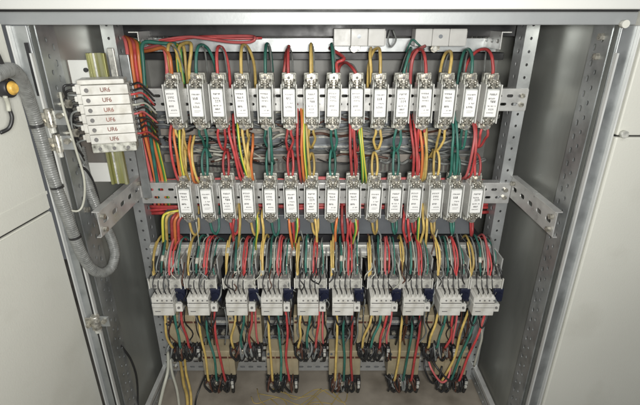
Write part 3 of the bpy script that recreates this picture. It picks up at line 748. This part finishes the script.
for i, (x, lg) in enumerate(GX):
    zt = -.848 if lg else -.745; yy = .135
    lab = f'{"long" if lg else "short"} tan terminal board with black lugs below the {ORD[i]} contactor from the left'
    if lg not in used: o = pl[lg]; used[lg] = 1; o.location = (x, yy, Z(zt)); o['label'] = lab; o['group'] = 'tan terminal boards under the contactors'
    else: o = dup(pl[lg], (x, yy, Z(zt)), lab, 'tan terminal boards under the contactors')
    for k, (c, a) in enumerate((('wy', -.016), ('wg', .004), ('wr', .022))):
        x0 = WC[i] + a; x1 = x - .028 + k * .021 + (.004 if lg else 0); L = abs(zt + .62)
        wire([V(x0, .150, -.590), V(x0 + .001, .128, -.615), V(x0 * .7 + x1 * .3 + jit(.005), .112, -.62 - L * .28), V(x0 * .35 + x1 * .65 + jit(.005), .112, -.62 - L * .62), V(x1, .114, zt + .018), V(x1, .124, zt + .002)], c,
             f'{CN[c]} wire dropping from the {ORD[i]} contactor to its tan terminal board', 'wires dropping to the terminal boards', r=.0032, sleeve=(1,))
        if k == 0:
            c4 = 'wo' if (i % 2) else 'wgy'
    # black U-shaped links under the contactor and a few thin extras
    for k in range(2):
        xa = WC[i] - .020 + k * .022
        wire([V(xa, .140, -.605), V(xa + .001, .118, -.635), V(xa + .010, .110, -.662 - k * .008), V(xa + .021, .114, -.650), V(xa + .026, .135, -.612)], 'wk',
             f'{["left", "right"][k]} black link looping under the {ORD[i]} contactor from the left', 'black links under the contactors', r=.0019)
    if i % 2 == 0 and i:
        wire([V(WC[i] + .03, .15, -.60), V(WC[i] + .031, .125, -.65), V(x + .030, .120, -.70), V(x + .032, .125, zt + .015)], 'wp', f'extra pink wire at the right of the {ORD[i]} terminal board', 'extra pink wires', r=.0026)
# brown rear terminals seen between the boards
for k, px in enumerate((220, 283, 346, 404)):
    c = at(px, 332, .178)
    t = thing('rear_terminal', c, f'dark terminal row behind the wires of the {["first", "second", "third", "last"][k]} long tan board', 'terminal', 'dark rear terminal rows')
    m = MB(); m.box(-.036, .036, 0, .014, -.012, .012, 'black', .002); m.build('body', t)
    m = MB()
    for j in range(4): m.cyl((-.027 + j * .018, -.003, 0), (0, 1, 0), .0055, .007, 'zinc', 6)
    m.build('screw_row', t)

# loose cables at the bottom
wire([at(168, 352, .12), at(168, 370, .08), at(163, 390, .05), at(158, 412, .03)], 'wgp', 'pale cable running down beside the lower left post', r=.0042)
wire([at(170, 355, .14), at(172, 372, .12), at(177, 390, .11), at(180, 412, .10)], 'wgp', 'second pale cable, nearer the yellow ones at bottom left', r=.0036)
wire([at(179, 350, .23), at(182, 372, .16), at(184, 385, .12), at(187, 396, .09), at(188, 415, .05)], 'wy', 'left yellow cable leaving through the base at bottom left', r=.0042)
wire([at(184, 350, .23), at(186, 372, .16), at(189, 385, .13), at(191, 396, .10), at(191, 415, .06)], 'wy', 'right yellow cable leaving through the base at bottom left', r=.0036)
wire([at(207, 372, .17), at(201, 385, .13), at(196, 400, .10), at(195, 412, .07)], 'wk', 'thin black cable slanting to the base right of the yellow pair', r=.0022)
for k in range(7):
    pts = [V(-.20 + k * .016 + jit(.02) + j * .05, .13 + jit(.05), ZF + .003 + .002 * (k % 2)) for j in range(5)]
    wire(pts, 'straw', f'thin yellowish strand on the base sheet, {ORD[k]} of seven', 'thin strands scattered on the base', r=.0011, sub=5)
wire([at(114, 328, .05), at(121, 345, .05), at(131, 360, .06), at(137, 380, .06), at(138, 412, .06)], 'wk', 'black cable hanging against the lower left side wall', r=.0026)
wire([at(78, 165, .04), at(88, 172, .05), at(96, 190, .06), at(101, 214, .07)], 'wk', 'black cable dangling below the terminal block', r=.0026)
wire([at(60, 92, -.01), at(64, 110, -.012), at(76, 150, -.01), at(84, 178, -.005), at(84, 200, -.01), at(78, 211, -.02), at(62, 208, -.03)], 'wgp', 'pale thin cord looping beside the corrugated hose', r=.0022)
# thin hanging white thread below second fuse
wire([at(196, 222, .14), at(198, 235, .14), at(199, 246, .14)], 'wgp', 'short pale thread below the first lower fuse', r=.0011)
wire([at(478, 318, .12), at(482, 335, .115), at(478, 352, .12), at(474, 366, .13)], 'wgp', 'pale cable hanging below the last contactor at the right', r=.003)
wire([at(488, 250, .16), at(494, 262, .13), at(497, 280, .12), at(492, 300, .13), at(484, 318, .14)], 'wk', 'black cable curving round the right side of the last contactor', r=.0022)
for k in range(3):
    wire([at(424 + k * 4, 358 + k, .13), at(425 + k * 7, 370, .11), at(432 + k * 9, 383 - k, .10), at(439 + k * 9, 378, .11), at(442 + k * 9, 366, .13)], ['wk', 'wp', 'wk'][k],
         f'{["left black", "middle pink", "right black"][k]} hanging lead left of the last long terminal board', 'hanging leads near the last board', r=.0028)

# ------------------------------------------------------------------ CORRUGATED HOSE
pts = [(-8, 76, -.17), (4, 71, -.14), (14, 71, -.11), (23, 84, -.08), (31, 106, -.055), (40, 135, -.045), (50, 168, -.045), (60, 197, -.045), (70, 224, -.04), (80, 250, -.035), (90, 267, -.025), (101, 273, -.005), (111, 268, .02), (115, 254, .035), (111, 238, .045), (103, 222, .05), (96, 206, .05), (89, 188, .05), (84, 168, .06), (80, 148, .08)]
o = MB().tube([at(*p) for p in pts], .0092, 'hose', 14, 10, ribs=.00095, ribamp=.035).build('corrugated_hose')
tag(o, 'grey corrugated cable hose drooping in a loop from the left door into the cabinet', 'hose')
for (px, py, Y) in ((57, 187, -.045), (37, 126, -.05), (75, 237, -.038)):
    c = at(px, py, Y); MB().cyl(c, at(px + 4, py + 12, Y) - at(px - 4, py - 12, Y), .0104, .004, 'wk', 16).build('cable_tie', o)

# ------------------------------------------------------------------ TERMINAL BLOCK ON THE LEFT
c = at(107, 115, .045)
tb = thing('terminal_block', c, 'white stack of six marked terminals wired from both sides, upper left', 'terminal block', rz=R(15)); tb.scale = (.96, 1, 1.06)
def TB(x, y, z): return tuple(c + Matrix.Rotation(R(15), 3, 'Z') @ Vector((x, y, z)))
zt_, zb_ = .066, -.060
m = MB()
n = 6; ph = .0158
for k in range(n):
    z1 = .050 - k * ph; z0 = z1 - ph + .0006
    t = MB(); t.box(-.043, .045, .0, .030, z0, z1, 'white', .001)
    t.box(-.032, .045, -.016, .0, z0 + .0002, z1 - .0002, 'paper' if 0 else 'white', .0012)
    t.box(-.049, -.041, .004, .018, z0 + .003, z1 - .003, 'white', .002)
    t.cyl((-.022, -.0165, (z0 + z1) / 2), (0, 1, 0), .0035, .002, 'ink', 14)
    ob = t.build('terminal', tb)
    cu = bpy.data.curves.new('marking', 'FONT'); cu.body = 'UR6' if k % 2 == 0 else 'UF6'; cu.size = .0092; cu.align_x = 'CENTER'; cu.align_y = 'CENTER'; cu.offset = .0002
    tmp = bpy.data.objects.new('marking', cu); COL.objects.link(tmp)
    dg = bpy.context.evaluated_depsgraph_get(); me = bpy.data.meshes.new_from_object(tmp.evaluated_get(dg)); bpy.data.objects.remove(tmp)
    me.transform(Matrix.Translation((.008, -.0165, (z0 + z1) / 2)) @ Matrix.Rotation(R(90), 4, 'X'))
    me.materials.clear(); me.materials.append(M['inkred'])
    mo = bpy.data.objects.new('marking', me); COL.objects.link(mo); mo.parent = ob
t = MB(); t.box(-.036, .040, -.012, .026, .0505, .058, 'white', .002); t.build('end_plate', tb)
t = MB(); t.box(-.034, .042, -.010, .026, .050 - n * ph - .016, .050 - n * ph - .0006, 'fbase', .002)
for k in range(3): t.cyl((-.02 + k * .024, -.011, .050 - n * ph - .009), (0, 1, 0), .003, .003, 'ink', 10)
t.build('end_clamp', tb)
# its carrier: olive plated rail on a pale strap
a, b = at(100, 50, .135), at(117, 188, .135)
m = MB(); yr = .078; zt2, zb2 = at(0, 184, yr).z, at(0, 53, yr).z; xl, xr = at(88, 62, yr).x, at(106, 62, yr).x
m.box(xl + .005, xr - .005, yr + .003, yr + .005, zt2, zb2, 'olive'); m.box(xl, xl + .005, yr - .004, yr + .005, zt2, zb2, 'olive', .0005); m.box(xr - .005, xr, yr - .004, yr + .005, zt2, zb2, 'olive', .0005)
m.box(xl + .010, xl + .013, yr - .001, yr + .003, zt2, zb2, 'silver', .0005)
part('terminal_rail', m, label='olive plated rail carrying the terminal block')
m = MB()
m.box(at(70, 75, .085).x, at(92, 75, .085).x, .086, .089, at(0, 92, .085).z, at(0, 60, .085).z, 'paint_white', .001); m.cyl((at(86, 70, .085).x, .085, at(0, 70, .085).z), (0, 1, 0), .004, .004, 'black', 10)
part('strap_plate', m)
m = MB(); m.box(at(86, 172, .085).x, at(112, 172, .085).x, .086, .089, at(0, 182, .085).z, at(0, 163, .085).z, 'paint_white', .001); part('strap_plate', m)
m = MB()
x0 = at(112, 65, .16).x
m.box(x0, x0 + .012, .15, .155, at(0, 88, .15).z, at(0, 48, .15).z, 'silver', .001); m.box(x0 + .016, x0 + .034, .16, .165, at(0, 200, .15).z, at(0, 55, .15).z, 'steel', .001)
part('upright_strap', m)
# leads on both sides
for k in range(12):
    z = .050 - k * .0086
    wire([TB(-.036, .012, z), TB(-.050 + jit(.003), .008, z + .001 + jit(.002)), TB(-.060 + jit(.002), .010 + jit(.008), z - .003 + jit(.005)), TB(-.062 + jit(.002), .015 + jit(.01), z - .022 + jit(.01)), TB(-.058, .024, z - .05)], ('wk', 'wk', 'wgr')[k % 3],
         f'{ORD[k]} lead from the top on the left side of the terminal block', 'leads left of the terminal block', r=.0021)
for k in range(12):
    z = .048 - k * .0086; cc = ['wk', 'wk', 'wr', 'wk', 'wgp', 'wk', 'wp', 'wk'][k % 8]
    wire([TB(.038, .012, z), TB(.049, .012, z + .001 + jit(.002)), TB(.060 + jit(.003), .03, z - .002 + jit(.003)), TB(.072 + jit(.004), .07, z - .03)], cc,
         f'{ORD[k]} lead from the top on the right side of the terminal block', 'leads right of the terminal block', r=.0021, sleeve=(0,) if cc != 'wk' else None)
for k, (px, py) in enumerate(((64, 104), (71, 133))):
    cb = at(px, py, .03); m = MB(); m.cyl(cb, (1, 0, 0), .005, .022, 'zinc', 12); m.cyl(cb + Vector((.008, 0, 0)), (1, 0, 0), .008, .006, 'zinc', 6)
    part('stud_bolt', m)

# ------------------------------------------------------------------ WHITE MODULES UNDER THE HEADER
mod0 = None
for k, px in enumerate((359.5, 441)):
    c = at(px, 37.5, .245); lab = f'white three-section plastic module under the header, {["left", "right"][k]} one'
    if not mod0:
        mod0 = thing('plastic_module', c, lab, 'module', 'white modules under the header')
        for j in range(3):
            m = MB(); m.box(-.053 + j * .0355, -.018 + j * .0355, 0, .040, -.017, .017, 'module', .0015); m.build('section', mod0)
        m = MB(); m.cyl((-.001, -.001, .002), (0, 1, 0), .004, .003, 'rail_dark', 12); m.build('screw', mod0)
        m = MB(); m.cyl((-.010, .012, -.022), (0, 1, 0), .008, .012, 'zinc', 8); m.cyl((-.010, .003, -.022), (0, 1, 0), .005, .006, 'silver', 12); m.box(-.014, .004, .016, .024, -.026, -.016, 'zinc', .001); m.build('clamp_bolt', mod0)
        m = MB(); m.box(.0535, .055, .006, .034, -.015, .013, 'white'); m.build('end_plate', mod0)
    else: dup(mod0, c, lab)
wire([at(390, 30, .25), at(388, 40, .24), at(391, 47, .24), at(396, 40, .24), at(393, 30, .25)], 'wgr', 'small dark wire loop between the two white modules', r=.0018)
wire([at(406, 52, .25), at(412, 40, .24), at(418, 44, .235), at(424, 50, .24)], 'wg', 'dark green wire tucked under the right white module', r=.0022)

o = THIN.build('thin_wires'); tag(o, 'thinnest grey, black and pale leads running among the thicker coloured wires', 'thin wires', kind='stuff')

# ------------------------------------------------------------------ ROOM FLOOR, LIGHT, CAMERA
fl = MB().box(-3, 3, -3, 2, -.05, .0, 'floor').build('floor'); fl['kind'] = 'structure'
W = bpy.data.worlds.new('World'); S.world = W; W.use_nodes = True
bg = W.node_tree.nodes['Background']; bg.inputs[0].default_value = (.93, .97, 1, 1); bg.inputs[1].default_value = .12
def area(name, loc, tgt, sx, sy, power, col=(1, 1, 1)):
    l = bpy.data.lights.new(name, 'AREA'); l.shape = 'RECTANGLE'; l.size = sx; l.size_y = sy; l.energy = power; l.color = col
    o = bpy.data.objects.new(name, l); COL.objects.link(o); o.location = loc
    o.rotation_euler = (Vector(tgt) - Vector(loc)).to_track_quat('-Z', 'Y').to_euler(); return o
area('camera_flash', (.04, CAMY - .05, Z(.012)), (.0, .2, Z(-.20)), .08, .05, 11.0, (1, .98, .94))
area('ceiling_lamp', (-.1, -1.3, Z(.75)), (0, .1, Z(-.2)), 1.2, .3, 8, (.96, .98, 1))

cd = bpy.data.cameras.new('camera'); cam = bpy.data.objects.new('camera', cd); COL.objects.link(cam)
cam.location = (0, CAMY, ZC); cam.rotation_euler = (R(90) - TH, 0, 0)
cd.sensor_width = 36; cd.lens = F / 640 * 36; cd.clip_start = .02; cd.clip_end = 50
S.camera = cam
S.view_settings.view_transform = 'Standard'; S.view_settings.look = 'None'; S.view_settings.exposure = -.2; S.view_settings.gamma = 1
